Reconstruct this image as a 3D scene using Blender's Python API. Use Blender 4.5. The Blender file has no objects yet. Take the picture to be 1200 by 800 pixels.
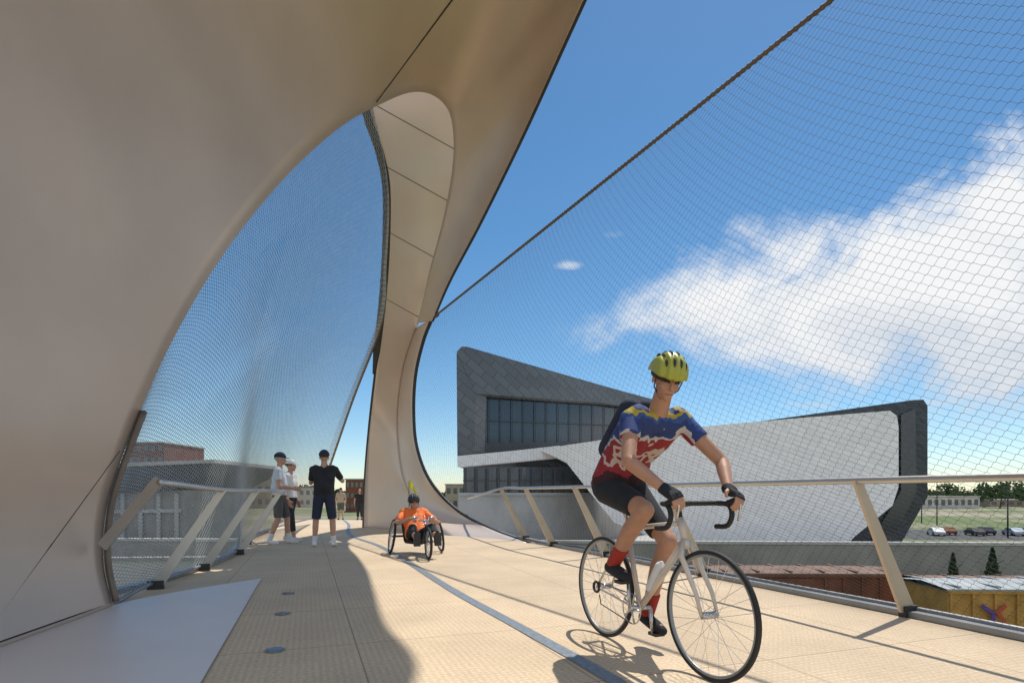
import bpy, bmesh, math, random
import numpy as np
from mathutils import Vector, Matrix, Euler
from mathutils.bvhtree import BVHTree
random.seed(7)
R=math.radians
F=1200*20/36.0
TZ=-6.8
scene=bpy.context.scene
COL=scene.collection
def V(*a): return Vector(a)
def P(px,py,z): return Vector(((px-600)/F*z, z, 1+(578-py)/F*z))
def deckz(y): return 0 if y<12 else -0.0012*(y-12)**2
# ------------------------------------------------------------------ materials
def nodes_of(m):
    m.use_nodes=True; return m.node_tree.nodes, m.node_tree.links
def mat(name,col,rough=.6,metal=0.,var=.12,scale=6,bump=.0,bscale=60,spec=.5):
    m=bpy.data.materials.new(name); N,L=nodes_of(m); b=N['Principled BSDF']
    b.inputs['Roughness'].default_value=rough; b.inputs['Metallic'].default_value=metal
    b.inputs['Specular IOR Level'].default_value=spec
    tc=N.new('ShaderNodeTexCoord'); nz=N.new('ShaderNodeTexNoise'); nz.inputs['Scale'].default_value=scale
    nz.inputs['Detail'].default_value=6
    L.new(tc.outputs['Object'],nz.inputs['Vector'])
    mp=N.new('ShaderNodeMapRange'); mp.inputs[3].default_value=1-var; mp.inputs[4].default_value=1+var
    mp.inputs[1].default_value=.3; mp.inputs[2].default_value=.7
    L.new(nz.outputs['Fac'],mp.inputs[0])
    mx=N.new('ShaderNodeVectorMath'); mx.operation='SCALE'; mx.inputs[0].default_value=col[:3]
    L.new(mp.outputs[0],mx.inputs['Scale']); L.new(mx.outputs[0],b.inputs['Base Color'])
    if bump>0:
        n2=N.new('ShaderNodeTexNoise'); n2.inputs['Scale'].default_value=bscale; n2.inputs['Detail'].default_value=4
        L.new(tc.outputs['Object'],n2.inputs['Vector'])
        bp=N.new('ShaderNodeBump'); bp.inputs['Strength'].default_value=bump; bp.inputs['Distance'].default_value=.01
        L.new(n2.outputs['Fac'],bp.inputs['Height']); L.new(bp.outputs[0],b.inputs['Normal'])
    return m
M={}
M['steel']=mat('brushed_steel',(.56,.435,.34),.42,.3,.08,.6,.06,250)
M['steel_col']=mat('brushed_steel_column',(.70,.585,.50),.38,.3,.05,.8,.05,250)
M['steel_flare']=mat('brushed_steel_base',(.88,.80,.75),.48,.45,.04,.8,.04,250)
M['steel_dark']=mat('dark_steel',(.05,.05,.055),.5,.5)
M['seam']=mat('seam_gap',(.03,.028,.026),.8)
M['cable']=mat('cable_rope',(.17,.13,.10),.6,.3)
M['bronze']=mat('edge_bronze',(.20,.15,.11),.45,.4)
M['net']=mat('net_wire',(.09,.09,.095),.75,0,spec=.12)
M['netl']=mat('net_wire_bright',(.44,.46,.49),.8,0,spec=.1)
M['rail']=mat('rail_steel',(.55,.53,.50),.32,.75,.05,3)
M['post']=mat('post_steel',(.56,.46,.36),.42,.35,.08,3)
M['curb']=mat('curb_steel',(.30,.31,.32),.45,.5)
M['drain']=mat('drain_metal',(.21,.24,.27),.5,.2,.25,30)
M['rubber']=mat('rubber',(.02,.02,.02),.7)
M['conc']=mat('concrete',(.30,.285,.26),.85,0,.18,.4,.3,8)
M['conc_l']=mat('pale_concrete',(.46,.45,.43),.85,0,.12,.3)
M['glass']=mat('dark_glass',(.03,.04,.05),.15,0,.3,.15,spec=.8)
M['glass2']=mat('window_glass',(.06,.08,.10),.1,0,.3,.5,spec=1)
M['frame_d']=mat('mullion',(.06,.065,.07),.5,.3)
M['white']=mat('white_paint',(.75,.75,.73),.45)
M['skin']=mat('skin',(.52,.29,.20),.55,0,.08,20)
M['skin2']=mat('skin_tanned',(.45,.235,.15),.55,0,.08,20)
M['black_cloth']=mat('black_cloth',(.018,.02,.025),.9,0,.2,10)
M['navy']=mat('navy_cloth',(.02,.028,.055),.9)
M['khaki']=mat('grey_cloth',(.10,.10,.10),.9)
M['shirt_l']=mat('pale_cloth',(.55,.60,.66),.9,0,.1,15)
M['shirt_w']=mat('white_cloth',(.72,.72,.72),.9,0,.08,15)
M['orange']=mat('orange_vest',(.95,.20,.03),.7)
M['yellow']=mat('yellow_flag',(.75,.70,.03),.6)
M['helmet']=mat('helmet_green',(.38,.39,.05),.35,0,.05)
M['hair']=mat('hair',(.05,.035,.025),.8,0,.3,60)
M['hairg']=mat('grey_hair',(.35,.33,.31),.8,0,.3,60)
M['eye']=mat('eye',(.01,.01,.01),.1)
M['lip']=mat('lip',(.35,.10,.08),.5)
M['frame_w']=mat('bike_frame_cream',(.66,.58,.50),.25)
M['red']=mat('red_cloth',(.35,.03,.02),.8)
M['chrome']=mat('alloy',(.6,.6,.6),.25,.9)
M['box_or']=mat('boxcar_orange',(.50,.25,.05),.7,0,.25,1.5,.2,4)
M['box_br']=mat('boxcar_brown',(.18,.06,.03),.8,0,.3,1.2,.2,4)
M['box_rb']=mat('boxcar_rust_roof',(.20,.12,.085),.8,0,.3,1.2,.2,4)
M['box_roof']=mat('boxcar_roof',(.33,.36,.36),.6,.1,.2,1)
M['purple']=mat('purple_mark',(.12,.04,.25),.6)
M['redmark']=mat('red_mark',(.50,.07,.02),.6)
M['brick']=mat('brick',(.20,.075,.045),.9,0,.2,.5)
M['buff']=mat('buff_render',(.42,.34,.26),.9,0,.1,.3)
M['offw']=mat('offwhite_render',(.58,.55,.50),.9,0,.1,.3)
M['leaf']=mat('leaf',(.06,.11,.03),.8,0,.5,1.5)
M['leaf_d']=mat('leaf_dark',(.035,.07,.025),.8,0,.5,1.5)
M['bark']=mat('bark',(.10,.07,.05),.9)
M['asphalt']=mat('asphalt',(.07,.07,.07),.9,0,.2,1)
M['lampm']=mat('deck_light_lens',(.10,.16,.24),.15,.2)
M['jean']=mat('dark_trouser',(.03,.03,.035),.9)

def panel_mat(name,col,line,rough,metal,sx,sy,var=.06,rot=0.6,dark=.6):
    m=bpy.data.materials.new(name); N,L=nodes_of(m); b=N['Principled BSDF']
    b.inputs['Roughness'].default_value=rough; b.inputs['Metallic'].default_value=metal
    tc=N.new('ShaderNodeTexCoord')
    sep=N.new('ShaderNodeSeparateXYZ'); L.new(tc.outputs['Object'],sep.inputs[0])
    cb=N.new('ShaderNodeCombineXYZ'); L.new(sep.outputs[0],cb.inputs[0]); L.new(sep.outputs[2],cb.inputs[1])
    mp=N.new('ShaderNodeMapping'); mp.inputs['Rotation'].default_value=(0,0,rot); L.new(cb.outputs[0],mp.inputs[0])
    br=N.new('ShaderNodeTexBrick'); br.inputs['Color1'].default_value=(*[c*(1+var) for c in col],1)
    br.inputs['Color2'].default_value=(*[c*(1-var) for c in col],1); br.inputs['Mortar'].default_value=(*[c*dark for c in col],1)
    br.inputs['Scale'].default_value=1; br.inputs['Mortar Size'].default_value=line
    br.inputs['Brick Width'].default_value=sx; br.inputs['Row Height'].default_value=sy; br.inputs['Mortar Smooth'].default_value=.3
    L.new(mp.outputs[0],br.inputs['Vector']); L.new(br.outputs['Color'],b.inputs['Base Color'])
    return m
M['mus_dark']=panel_mat('museum_dark_panels',(.15,.155,.16),.06,.45,.3,2.2,1.1,.12,.6)
M['mus_white']=panel_mat('museum_pale_panels',(.92,.88,.85),.05,.35,.0,2.4,1.2,.04,.5,.8)
M['mus_rim']=panel_mat('museum_rim_panels',(.05,.06,.07),.06,.3,.5,2.2,1.1,.2,.9)

AX=Vector((-.339,.941,0)).normalized(); ang=math.atan2(AX.y,AX.x)
def deck_mat():
    m=bpy.data.materials.new('deck_planking'); N,L=nodes_of(m); b=N['Principled BSDF']; b.inputs['Roughness'].default_value=.7
    tc=N.new('ShaderNodeTexCoord'); mp=N.new('ShaderNodeMapping'); mp.vector_type='TEXTURE'
    mp.inputs['Rotation'].default_value=(0,0,ang); L.new(tc.outputs['Object'],mp.inputs[0])
    mp.inputs['Location'].default_value=(.2,.35,0)
    br=N.new('ShaderNodeTexBrick'); br.offset=0
    br.inputs['Color1'].default_value=(.72,.55,.36,1); br.inputs['Color2'].default_value=(.69,.525,.34,1)
    br.inputs['Mortar'].default_value=(.36,.27,.17,1); br.inputs['Scale'].default_value=1
    br.inputs['Brick Width'].default_value=1.22; br.inputs['Row Height'].default_value=1.15
    br.inputs['Mortar Size'].default_value=.005; br.inputs['Mortar Smooth'].default_value=.4
    L.new(mp.outputs[0],br.inputs['Vector'])
    w=N.new('ShaderNodeTexWave'); w.wave_type='BANDS'; w.bands_direction='X'; w.inputs['Scale'].default_value=8
    w.inputs['Distortion'].default_value=.15; L.new(mp.outputs[0],w.inputs['Vector'])
    w2=N.new('ShaderNodeTexWave'); w2.wave_type='BANDS'; w2.bands_direction='Y'; w2.inputs['Scale'].default_value=8
    L.new(mp.outputs[0],w2.inputs['Vector'])
    ad=N.new('ShaderNodeMath'); ad.operation='MULTIPLY'; L.new(w.outputs['Fac'],ad.inputs[0]); L.new(w2.outputs['Fac'],ad.inputs[1])
    n=N.new('ShaderNodeTexNoise'); n.inputs['Scale'].default_value=1.1; n.inputs['Detail'].default_value=10; n.inputs['Roughness'].default_value=.65; L.new(mp.outputs[0],n.inputs['Vector'])
    n2=N.new('ShaderNodeTexNoise'); n2.inputs['Scale'].default_value=45; n2.inputs['Detail'].default_value=3; L.new(mp.outputs[0],n2.inputs['Vector'])
    r1=N.new('ShaderNodeMapRange'); r1.inputs[1].default_value=.3; r1.inputs[2].default_value=.7; r1.inputs[3].default_value=.84; r1.inputs[4].default_value=1.08
    L.new(n.outputs['Fac'],r1.inputs[0])
    r2=N.new('ShaderNodeMapRange'); r2.inputs[3].default_value=.86; r2.inputs[4].default_value=1.05; L.new(ad.outputs[0],r2.inputs[0])
    r3=N.new('ShaderNodeMapRange'); r3.inputs[1].default_value=.3; r3.inputs[2].default_value=.7; r3.inputs[3].default_value=.88; r3.inputs[4].default_value=1.12
    L.new(n2.outputs['Fac'],r3.inputs[0])
    m1=N.new('ShaderNodeMath'); m1.operation='MULTIPLY'; L.new(r1.outputs[0],m1.inputs[0]); L.new(r2.outputs[0],m1.inputs[1])
    m2=N.new('ShaderNodeMath'); m2.operation='MULTIPLY'; L.new(m1.outputs[0],m2.inputs[0]); L.new(r3.outputs[0],m2.inputs[1])
    s=N.new('ShaderNodeVectorMath'); s.operation='SCALE'; L.new(br.outputs['Color'],s.inputs[0]); L.new(m2.outputs[0],s.inputs['Scale'])
    L.new(s.outputs[0],b.inputs['Base Color'])
    bp=N.new('ShaderNodeBump'); bp.inputs['Strength'].default_value=.25; bp.inputs['Distance'].default_value=.003
    L.new(ad.outputs[0],bp.inputs['Height']); L.new(bp.outputs[0],b.inputs['Normal'])
    return m
M['deck']=deck_mat()
def jersey_mat():
    m=bpy.data.materials.new('jersey_print'); N,L=nodes_of(m); b=N['Principled BSDF']; b.inputs['Roughness'].default_value=.8
    tc=N.new('ShaderNodeTexCoord'); n=N.new('ShaderNodeTexNoise'); n.inputs['Scale'].default_value=9; n.inputs['Detail'].default_value=2
    L.new(tc.outputs['Object'],n.inputs['Vector'])
    sp=N.new('ShaderNodeSeparateXYZ'); L.new(tc.outputs['Object'],sp.inputs[0])
    def mm(op,a,b_):
        x=N.new('ShaderNodeMath'); x.operation=op
        for i,q in enumerate((a,b_)):
            if isinstance(q,(int,float)): x.inputs[i].default_value=q
            else: L.new(q,x.inputs[i])
        return x.outputs[0]
    t=mm('ADD',sp.outputs[2],mm('MULTIPLY',mm('SUBTRACT',n.outputs['Fac'],.5),.34))
    t=mm('DIVIDE',mm('SUBTRACT',t,.97),.6)
    cr=N.new('ShaderNodeValToRGB'); cr.color_ramp.interpolation='CONSTANT'; e=cr.color_ramp.elements
    e[0].position=0; e[0].color=(.04,.01,.018,1); e[1].position=.26; e[1].color=(.28,.02,.03,1)
    for p,c in ((.38,(.50,.42,.40,1)),(.44,(.26,.02,.03,1)),(.55,(.50,.46,.46,1)),(.61,(.02,.045,.18,1)),(.76,(.035,.08,.28,1)),(.83,(.42,.32,.04,1)),(.90,(.02,.045,.17,1))):
        q=e.new(p); q.color=c
    L.new(t,cr.inputs[0]); L.new(cr.outputs[0],b.inputs['Base Color'])
    return m
M['jersey']=jersey_mat()
def ground_mat():
    m=bpy.data.materials.new('ground_dirt_grass'); N,L=nodes_of(m); b=N['Principled BSDF']; b.inputs['Roughness'].default_value=.95
    tc=N.new('ShaderNodeTexCoord'); n=N.new('ShaderNodeTexNoise'); n.inputs['Scale'].default_value=.02; n.inputs['Detail'].default_value=8
    L.new(tc.outputs['Object'],n.inputs['Vector'])
    cr=N.new('ShaderNodeValToRGB'); e=cr.color_ramp.elements; e[0].position=.42; e[0].color=(.12,.16,.05,1); e[1].position=.6; e[1].color=(.32,.28,.20,1)
    L.new(n.outputs['Fac'],cr.inputs[0]); n2=N.new('ShaderNodeTexNoise'); n2.inputs['Scale'].default_value=1.5; n2.inputs['Detail'].default_value=8
    L.new(tc.outputs['Object'],n2.inputs['Vector'])
    r=N.new('ShaderNodeMapRange'); r.inputs[1].default_value=.3; r.inputs[2].default_value=.7; r.inputs[3].default_value=.7; r.inputs[4].default_value=1.3; L.new(n2.outputs['Fac'],r.inputs[0])
    s=N.new('ShaderNodeVectorMath'); s.operation='SCALE'; L.new(cr.outputs[0],s.inputs[0]); L.new(r.outputs[0],s.inputs['Scale']); L.new(s.outputs[0],b.inputs['Base Color'])
    return m
M['ground']=ground_mat()
# ------------------------------------------------------------------ object helpers
def link(name,me,m,parent=None,smooth=False):
    o=bpy.data.objects.new(name,me); COL.objects.link(o)
    if m: me.materials.append(M[m] if isinstance(m,str) else m)
    if smooth:
        me.polygons.foreach_set('use_smooth',[True]*len(me.polygons))
    if parent: o.parent=parent
    return o
def tag(o,label=None,cat=None,group=None,kind=None):
    if label: o['label']=label
    if cat: o['category']=cat
    if group: o['group']=group
    if kind: o['kind']=kind
    return o
def empty(name,loc,label,cat,group=None,rz=0):
    o=bpy.data.objects.new(name,None); COL.objects.link(o); o.location=loc; o.rotation_euler=(0,0,rz); o.empty_display_size=.2
    return tag(o,label,cat,group)
def copy_tree(o,parent=None):
    c=o.copy(); COL.objects.link(c); c.parent=parent
    for ch in list(o.children): copy_tree(ch,c)
    return c
class MB:
    def __init__(s): s.v=[]; s.f=[]
    def grid(s,G,closeu=False,closev=False):
        n=len(G); m=len(G[0]); b=len(s.v)
        for r in G:
            for p in r: s.v.append(tuple(p))
        for i in range(n if closeu else n-1):
            for j in range(m if closev else m-1):
                s.f.append((b+i*m+j,b+((i+1)%n)*m+j,b+((i+1)%n)*m+(j+1)%m,b+i*m+(j+1)%m))
        return s
    def box(s,c,d,rz=0,mat3=None):
        c=Vector(c); b=len(s.v); rm=mat3 or Matrix.Rotation(rz,3,'Z')
        for x in (-1,1):
            for y in (-1,1):
                for z in (-1,1): s.v.append(tuple(c+rm@Vector((x*d[0]/2,y*d[1]/2,z*d[2]/2))))
        for q in ((0,1,3,2),(4,6,7,5),(0,4,5,1),(2,3,7,6),(0,2,6,4),(1,5,7,3)): s.f.append(tuple(b+k for k in q))
        return s
    def bar(s,a,b_,w,t,side=None):
        a=Vector(a); b_=Vector(b_); d=(b_-a); l=d.length; d.normalize()
        sd=Vector(side) if side else (Vector((0,0,1)) if abs(d.z)<.9 else Vector((1,0,0)))
        sd=(sd-d*sd.dot(d)).normalized(); n=d.cross(sd)
        m3=Matrix((d,sd,n)).transposed()
        return s.box((a+b_)/2,(l,w,t),mat3=m3)
    def tube(s,pts,r,n=8,closed=False,caps=True):
        pts=[Vector(p) for p in pts]; k=len(pts); rs=r if isinstance(r,(list,tuple)) else [r]*k
        G=[]; prev=None
        for i,p in enumerate(pts):
            if closed: d=pts[(i+1)%k]-pts[i-1]
            else: d=pts[min(i+1,k-1)]-pts[max(i-1,0)]
            d.normalize()
            if prev is None:
                a=Vector((0,0,1)) if abs(d.z)<.9 else Vector((1,0,0)); a=(a-d*a.dot(d)).normalized()
            else: a=(prev-d*prev.dot(d)).normalized()
            prev=a; b=d.cross(a)
            G.append([p+(a*math.cos(2*math.pi*j/n)+b*math.sin(2*math.pi*j/n))*rs[i] for j in range(n)])
        base=len(s.v); s.grid(G,closeu=closed,closev=True)
        if caps and not closed:
            s.f.append(tuple(base+j for j in range(n))[::-1]); s.f.append(tuple(base+(k-1)*n+j for j in range(n)))
        return s
    def ring(s,c,axis,rad,r,n=40,m=8):
        c=Vector(c); ax=Vector(axis).normalized(); a=Vector((0,0,1)) if abs(ax.z)<.9 else Vector((1,0,0)); a=(a-ax*a.dot(ax)).normalized(); b=ax.cross(a)
        return s.tube([c+(a*math.cos(t*2*math.pi/n)+b*math.sin(t*2*math.pi/n))*rad for t in range(n)],r,m,closed=True)
    def ell(s,c,rad,m3=None,n=12,k=16):
        c=Vector(c); m3=m3 or Matrix.Identity(3); G=[]
        for i in range(n+1):
            th=math.pi*i/n
            G.append([c+m3@Vector((rad[0]*math.sin(th)*math.cos(2*math.pi*j/k),rad[1]*math.sin(th)*math.sin(2*math.pi*j/k),rad[2]*math.cos(th))) for j in range(k)])
        return s.grid(G,closev=True)
    def poly(s,pts,off=None):
        b=len(s.v); n=len(pts)
        for p in pts: s.v.append(tuple(p))
        s.f.append(tuple(range(b,b+n)))
        if off is not None:
            for p in pts: s.v.append(tuple(Vector(p)+Vector(off)))
            s.f.append(tuple(range(b+2*n-1,b+n-1,-1)))
            for i in range(n): s.f.append((b+i,b+n+i,b+n+(i+1)%n,b+(i+1)%n))
        return s
    def mesh(s,name):
        me=bpy.data.meshes.new(name); me.from_pydata(s.v,[],s.f); me.validate()
        bm=bmesh.new(); bm.from_mesh(me); bmesh.ops.recalc_face_normals(bm,faces=bm.faces); bm.to_mesh(me); bm.free()
        return me
    def build(s,name,m,parent=None,smooth=False): return link(name,s.mesh(name),m,parent,smooth)
def cr(pts,n):
    pts=[Vector(p) for p in pts]; k=len(pts)-1; out=[]
    for i in range(n):
        t=i/(n-1)*k; a=min(int(t),k-1); u=t-a
        p1,p2=pts[a],pts[a+1]; p0=pts[a-1] if a>0 else p1*2-p2; p3=pts[a+2] if a+2<=k else p2*2-p1
        out.append(.5*((2*p1)+(p2-p0)*u+(2*p0-5*p1+4*p2-p3)*u*u+(3*p1-p0-3*p2+p3)*u**3))
    return out
def resample(pts,n):
    d=[0]
    for a,b in zip(pts,pts[1:]): d.append(d[-1]+(b-a).length)
    out=[]; j=0
    for i in range(n):
        t=d[-1]*i/(n-1)
        while j<len(d)-2 and d[j+1]<t: j+=1
        u=(t-d[j])/max(d[j+1]-d[j],1e-9); out.append(pts[j].lerp(pts[j+1],min(u,1)))
    return out
def curve(pts,n): return resample(cr(pts,max(200,len(pts)*20)),n)

# ------------------------------------------------------------------ camera, world, sun
cam=bpy.data.cameras.new('camera'); co=bpy.data.objects.new('camera',cam); COL.objects.link(co)
co.location=(0,0,1); co.rotation_euler=(R(90),0,0); cam.lens=20; cam.sensor_width=36; cam.shift_y=178/1200; cam.clip_end=6000; cam.clip_start=.05
scene.camera=co
T=Vector((-.27,-.45,-1.0)).normalized()
sl=bpy.data.lights.new('sun','SUN'); sl.energy=4.2; sl.angle=R(.5); sl.color=(1,.95,.87)
so=bpy.data.objects.new('sun',sl); COL.objects.link(so); so.rotation_euler=T.to_track_quat('-Z','Y').to_euler()
w=bpy.data.worlds.new('World'); scene.world=w; w.use_nodes=True; N,L=w.node_tree.nodes,w.node_tree.links
bg=N['Background']; bg.inputs['Strength'].default_value=.135
sky=N.new('ShaderNodeTexSky'); sky.sky_type='NISHITA'; sky.sun_disc=False; sky.sun_elevation=math.asin(-T.z); sky.sun_rotation=math.atan2(-T.x,-T.y)
sky.altitude=1200; sky.dust_density=.4; sky.ozone_density=2.0
def mth(op,a,b=None,c=None,clamp=False):
    n=N.new('ShaderNodeMath'); n.operation=op; n.use_clamp=clamp
    for i,x in enumerate((a,b,c)):
        if x is None: continue
        if isinstance(x,(int,float)): n.inputs[i].default_value=x
        else: L.new(x,n.inputs[i])
    return n.outputs[0]
def mrange(x,a,b,c,d,smooth=True):
    n=N.new('ShaderNodeMapRange'); n.interpolation_type='SMOOTHSTEP' if smooth else 'LINEAR'
    L.new(x,n.inputs[0])
    for i,q in enumerate((a,b,c,d)): n.inputs[i+1].default_value=q
    return n.outputs[0]
tc=N.new('ShaderNodeTexCoord'); sp=N.new('ShaderNodeSeparateXYZ'); L.new(tc.outputs['Generated'],sp.inputs[0])
yy=mth('MAXIMUM',sp.outputs[1],.08); U=mth('DIVIDE',sp.outputs[0],yy); Vv=mth('DIVIDE',sp.outputs[2],yy)
cmb=N.new('ShaderNodeCombineXYZ'); L.new(U,cmb.inputs[0]); L.new(mth('MULTIPLY',Vv,1.5),cmb.inputs[1])
nz=N.new('ShaderNodeTexNoise'); nz.inputs['Scale'].default_value=4.2; nz.inputs['Detail'].default_value=14; nz.inputs['Roughness'].default_value=.64; nz.inputs['Distortion'].default_value=.45; L.new(cmb.outputs[0],nz.inputs['Vector'])
nf=nz.outputs['Fac']
hw=mrange(U,.10,.95,.03,.265,False)
vc=mrange(U,.15,1.0,.285,.39,False)
dv=mth('SUBTRACT',Vv,vc)
f=mth('SUBTRACT',hw,mth('ABSOLUTE',dv))
f=mth('ADD',f,mth('MULTIPLY',mth('SUBTRACT',nf,.475),.40))
mask=mrange(f,-.02,.11,0,1)
gateU=mrange(U,.06,.18,0,1); mask=mth('MULTIPLY',mask,gateU)
def wisp(cx,cy,rx,ry,thr):
    a=mth('DIVIDE',mth('SUBTRACT',U,cx),rx); b=mth('DIVIDE',mth('SUBTRACT',Vv,cy),ry)
    r=mth('ADD',mth('MULTIPLY',a,a),mth('MULTIPLY',b,b))
    g=mth('SUBTRACT',1,r); g=mth('ADD',g,mth('MULTIPLY',mth('SUBTRACT',nf,thr),6))
    return mrange(g,0,1.6,0,.75)
for a in ((.14,.31,.05,.02,.54),(.19,.30,.05,.02,.50),(.10,.40,.03,.012,.50),(.18,.455,.03,.012,.53),(.42,.185,.06,.012,.53),(.52,.155,.07,.008,.50),(.75,.16,.12,.012,.52)):
    mask=mth('MAXIMUM',mask,wisp(*a))
front=mrange(sp.outputs[1],.1,.2,0,1); mask=mth('MULTIPLY',mask,front,clamp=True)
# broken cloud added to the unseen sky behind the viewpoint to lift ambient light
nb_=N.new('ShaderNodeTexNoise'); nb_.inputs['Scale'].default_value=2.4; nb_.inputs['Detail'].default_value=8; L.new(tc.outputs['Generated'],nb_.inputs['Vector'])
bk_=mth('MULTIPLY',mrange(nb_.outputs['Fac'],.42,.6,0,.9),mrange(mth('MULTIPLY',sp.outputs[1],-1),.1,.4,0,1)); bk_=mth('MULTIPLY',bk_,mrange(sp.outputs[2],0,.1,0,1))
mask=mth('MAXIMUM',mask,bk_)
shade=mrange(mth('ADD',dv,mth('MULTIPLY',mth('SUBTRACT',nf,.5),.8)),-.22,.10,0,1)
cc=N.new('ShaderNodeMix'); cc.data_type='RGBA'; L.new(shade,cc.inputs[0]); cc.inputs[6].default_value=(4.8,5.2,5.8,1); cc.inputs[7].default_value=(6.8,6.9,7.0,1)
hs=N.new('ShaderNodeHueSaturation'); hs.inputs['Saturation'].default_value=1.22; hs.inputs['Hue'].default_value=.492; hs.inputs['Value'].default_value=.92; L.new(sky.outputs[0],hs.inputs['Color'])
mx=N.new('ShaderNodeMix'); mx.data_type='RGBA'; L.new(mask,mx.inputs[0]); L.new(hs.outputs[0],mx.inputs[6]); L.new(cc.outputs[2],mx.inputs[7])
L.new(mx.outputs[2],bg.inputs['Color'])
scene.view_settings.view_transform='Standard'; scene.view_settings.look='None'; scene.view_settings.exposure=0

# ------------------------------------------------------------------ ground
mb=MB(); WALLY=lambda x: 54-.06*x
GX=[-3000,-400,-100,-40,0,40,100,400,3000]
G=[]
for yk in (-400,0,20,'w0','w1',130,300,1000,3500):
    row=[]
    for x in GX:
        xc=max(-300,min(300,x))
        if yk=='w0': row.append((x,WALLY(xc),-8.5))
        elif yk=='w1': row.append((x,WALLY(xc)+.3,TZ))
        else: row.append((x,yk,-8.5 if yk<50 else TZ))
    G.append(row)
mb.grid(G); tag(mb.build('ground','ground'),'dry grass and dirt ground around the rail yard','ground',kind='structure')
mb=MB(); mb.poly([V(-30,57,TZ+.01),V(56,52,TZ+.01),V(64,84,TZ+.01),V(64,150,TZ+.01),V(-30,150,TZ+.01)]); tag(mb.build('plaza','conc_l'),'pale paved plaza around the museum','plaza',kind='structure')

# ------------------------------------------------------------------ deck
DK=[(-4,-6,6.6),(0,-5.4,4.95),(3.88,-4.35,3.5),(4.63,-4.05,3.25),(6.23,-3.95,2.62),(8.0,-4.2,1.92),(9.3,-4.55,1.4),(10.76,-5.2,.8),(13,-5.9,.1),(16,-6.8,-.45),(20,-8.2,-2.5),(25,-9.9,-4.5),(32,-12.8,-7.5),(46,-19,-14)]
def edge(y,k):
    for a,b in zip(DK,DK[1:]):
        if a[0]<=y<=b[0]:
            t=(y-a[0])/(b[0]-a[0]); return a[k]+(b[k]-a[k])*t
    return DK[-1][k]
Ys=[-4+i*.5 for i in range(101)]
mb=MB()
def drow(y,z0): return [V(edge(y,1)+(edge(y,2)-edge(y,1))*j/12,y,deckz(y)+z0) for j in range(13)]
mb.grid([drow(y,0) for y in Ys])
deck=mb.build('bridge_deck','deck'); tag(deck,'tan ribbed footbridge deck curving away from the camera','bridge deck',kind='structure')
mb=MB()
for k in (1,2):
    s=-1 if k==1 else 1
    mb.grid([[V(edge(y,k),y,deckz(y)-.01),V(edge(y,k)+s*.12,y,deckz(y)-.02),V(edge(y,k)+s*.12,y,deckz(y)-.5),V(edge(y,k)-s*1.2,y,deckz(y)-.9)] for y in Ys])
mb.grid([[V(edge(y,1)+1.2,y,deckz(y)-.9),V(edge(y,2)-1.2,y,deckz(y)-.9)] for y in Ys])
mb.build('deck_soffit','curb',deck)
mb=MB(); st=[V(.75,2.2,0),V(.56,3.0,0),V(.06,4.25,0),V(-.62,5.9,0),V(-1.67,8.7,0),V(-2.6,11,0),V(-4.0,14,0),V(-5.6,19.5,0),V(-8,27,0)]
st=curve(st,60); g=[]
for i,p in enumerate(st):
    d=(st[min(i+1,59)]-st[max(i-1,0)]).normalized(); n=V(-d.y,d.x,0); z=deckz(p.y)+.005
    g.append([p+n*.05+V(0,0,z),p-n*.05+V(0,0,z)])
mb.grid(g); dr=mb.build('drain_strip','drain'); tag(dr,'narrow grey drain strip running along the middle of the deck','drain')
for i,(px,py,lb) in enumerate(((322,762,'round deck light nearest the camera in the shaded left side'),(331,719,'middle of the three round deck lights on the shaded side'),(338,695,'round deck light farthest from the camera on the shaded side'))):
    Z=F/(py-578); x=(px-600)/F*Z
    e=empty('deck_light',(x,Z,.004),lb,'deck light','round lights set in the deck')
    MB().tube([(0,0,0),(0,0,.005)],.062,24).build('rim','curb',e); MB().tube([(0,0,.004),(0,0,.008)],.05,24).build('lens','lampm',e)

# ------------------------------------------------------------------ ribbon arch
br=empty('bridge_arch',(0,0,0),'huge sculptural arch of brushed steel sheet with an oval opening over the deck','bridge arch')
PI_=[(128,712,5.0),(117,655,5.05),(122,590,5.2),(145,520,5.4),(172,455,5.7),(205,388,6.1),(250,312,6.7),(300,245,7.5),(350,190,8.4),(400,147,9.3),(440,124,10),(478,108,10.6),(505,110,11.1),(525,128,11.5),(532,160,11.9),(530,205,12.4),(519,262,12.9),(504,318,13.4),(497,350,13.8),(490,378,14.1)]
PO=[(-350,884,2.1),(-420,800,2.0),(-450,650,2.0),(-450,400,2.0),(-450,150,2.1),(-420,-100,2.3),(-350,-350,2.5),(-250,-600,2.8),(-100,-800,3.2),(100,-950,3.7),(380,-900,4.3),(660,-700,5.2),(810,-420,6.4),(785,-200,7.5),(714,-60,8.5),(664,48,9.6),(614,158,10.8),(563,262,12),(528,328,13),(507,376,13.9)]
A=cr([P(*p) for p in PI_],160); B=cr([P(*p) for p in PO],160)
def ruled(A,B,m,bulge=0,bdir=None):
    G=[]
    for i,(a,b) in enumerate(zip(A,B)):
        row=[]
        t=(A[min(i+1,len(A)-1)]-A[max(i-1,0)]).normalized(); n=(b-a).cross(t)
        n=n.normalized() if n.length>1e-6 else V(0,0,0)
        if bdir is not None and n.dot(bdir)<0: n=-n
        for j in range(m):
            u=j/(m-1); row.append(a.lerp(b,u)+n*bulge*(b-a).length*4*u*(1-u)*min(1,i/12))
        G.append(row)
    return G
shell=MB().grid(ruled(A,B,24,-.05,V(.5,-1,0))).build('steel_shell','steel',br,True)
sm=shell.modifiers.new('solid','SOLIDIFY'); sm.thickness=.06; sm.offset=0
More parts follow.
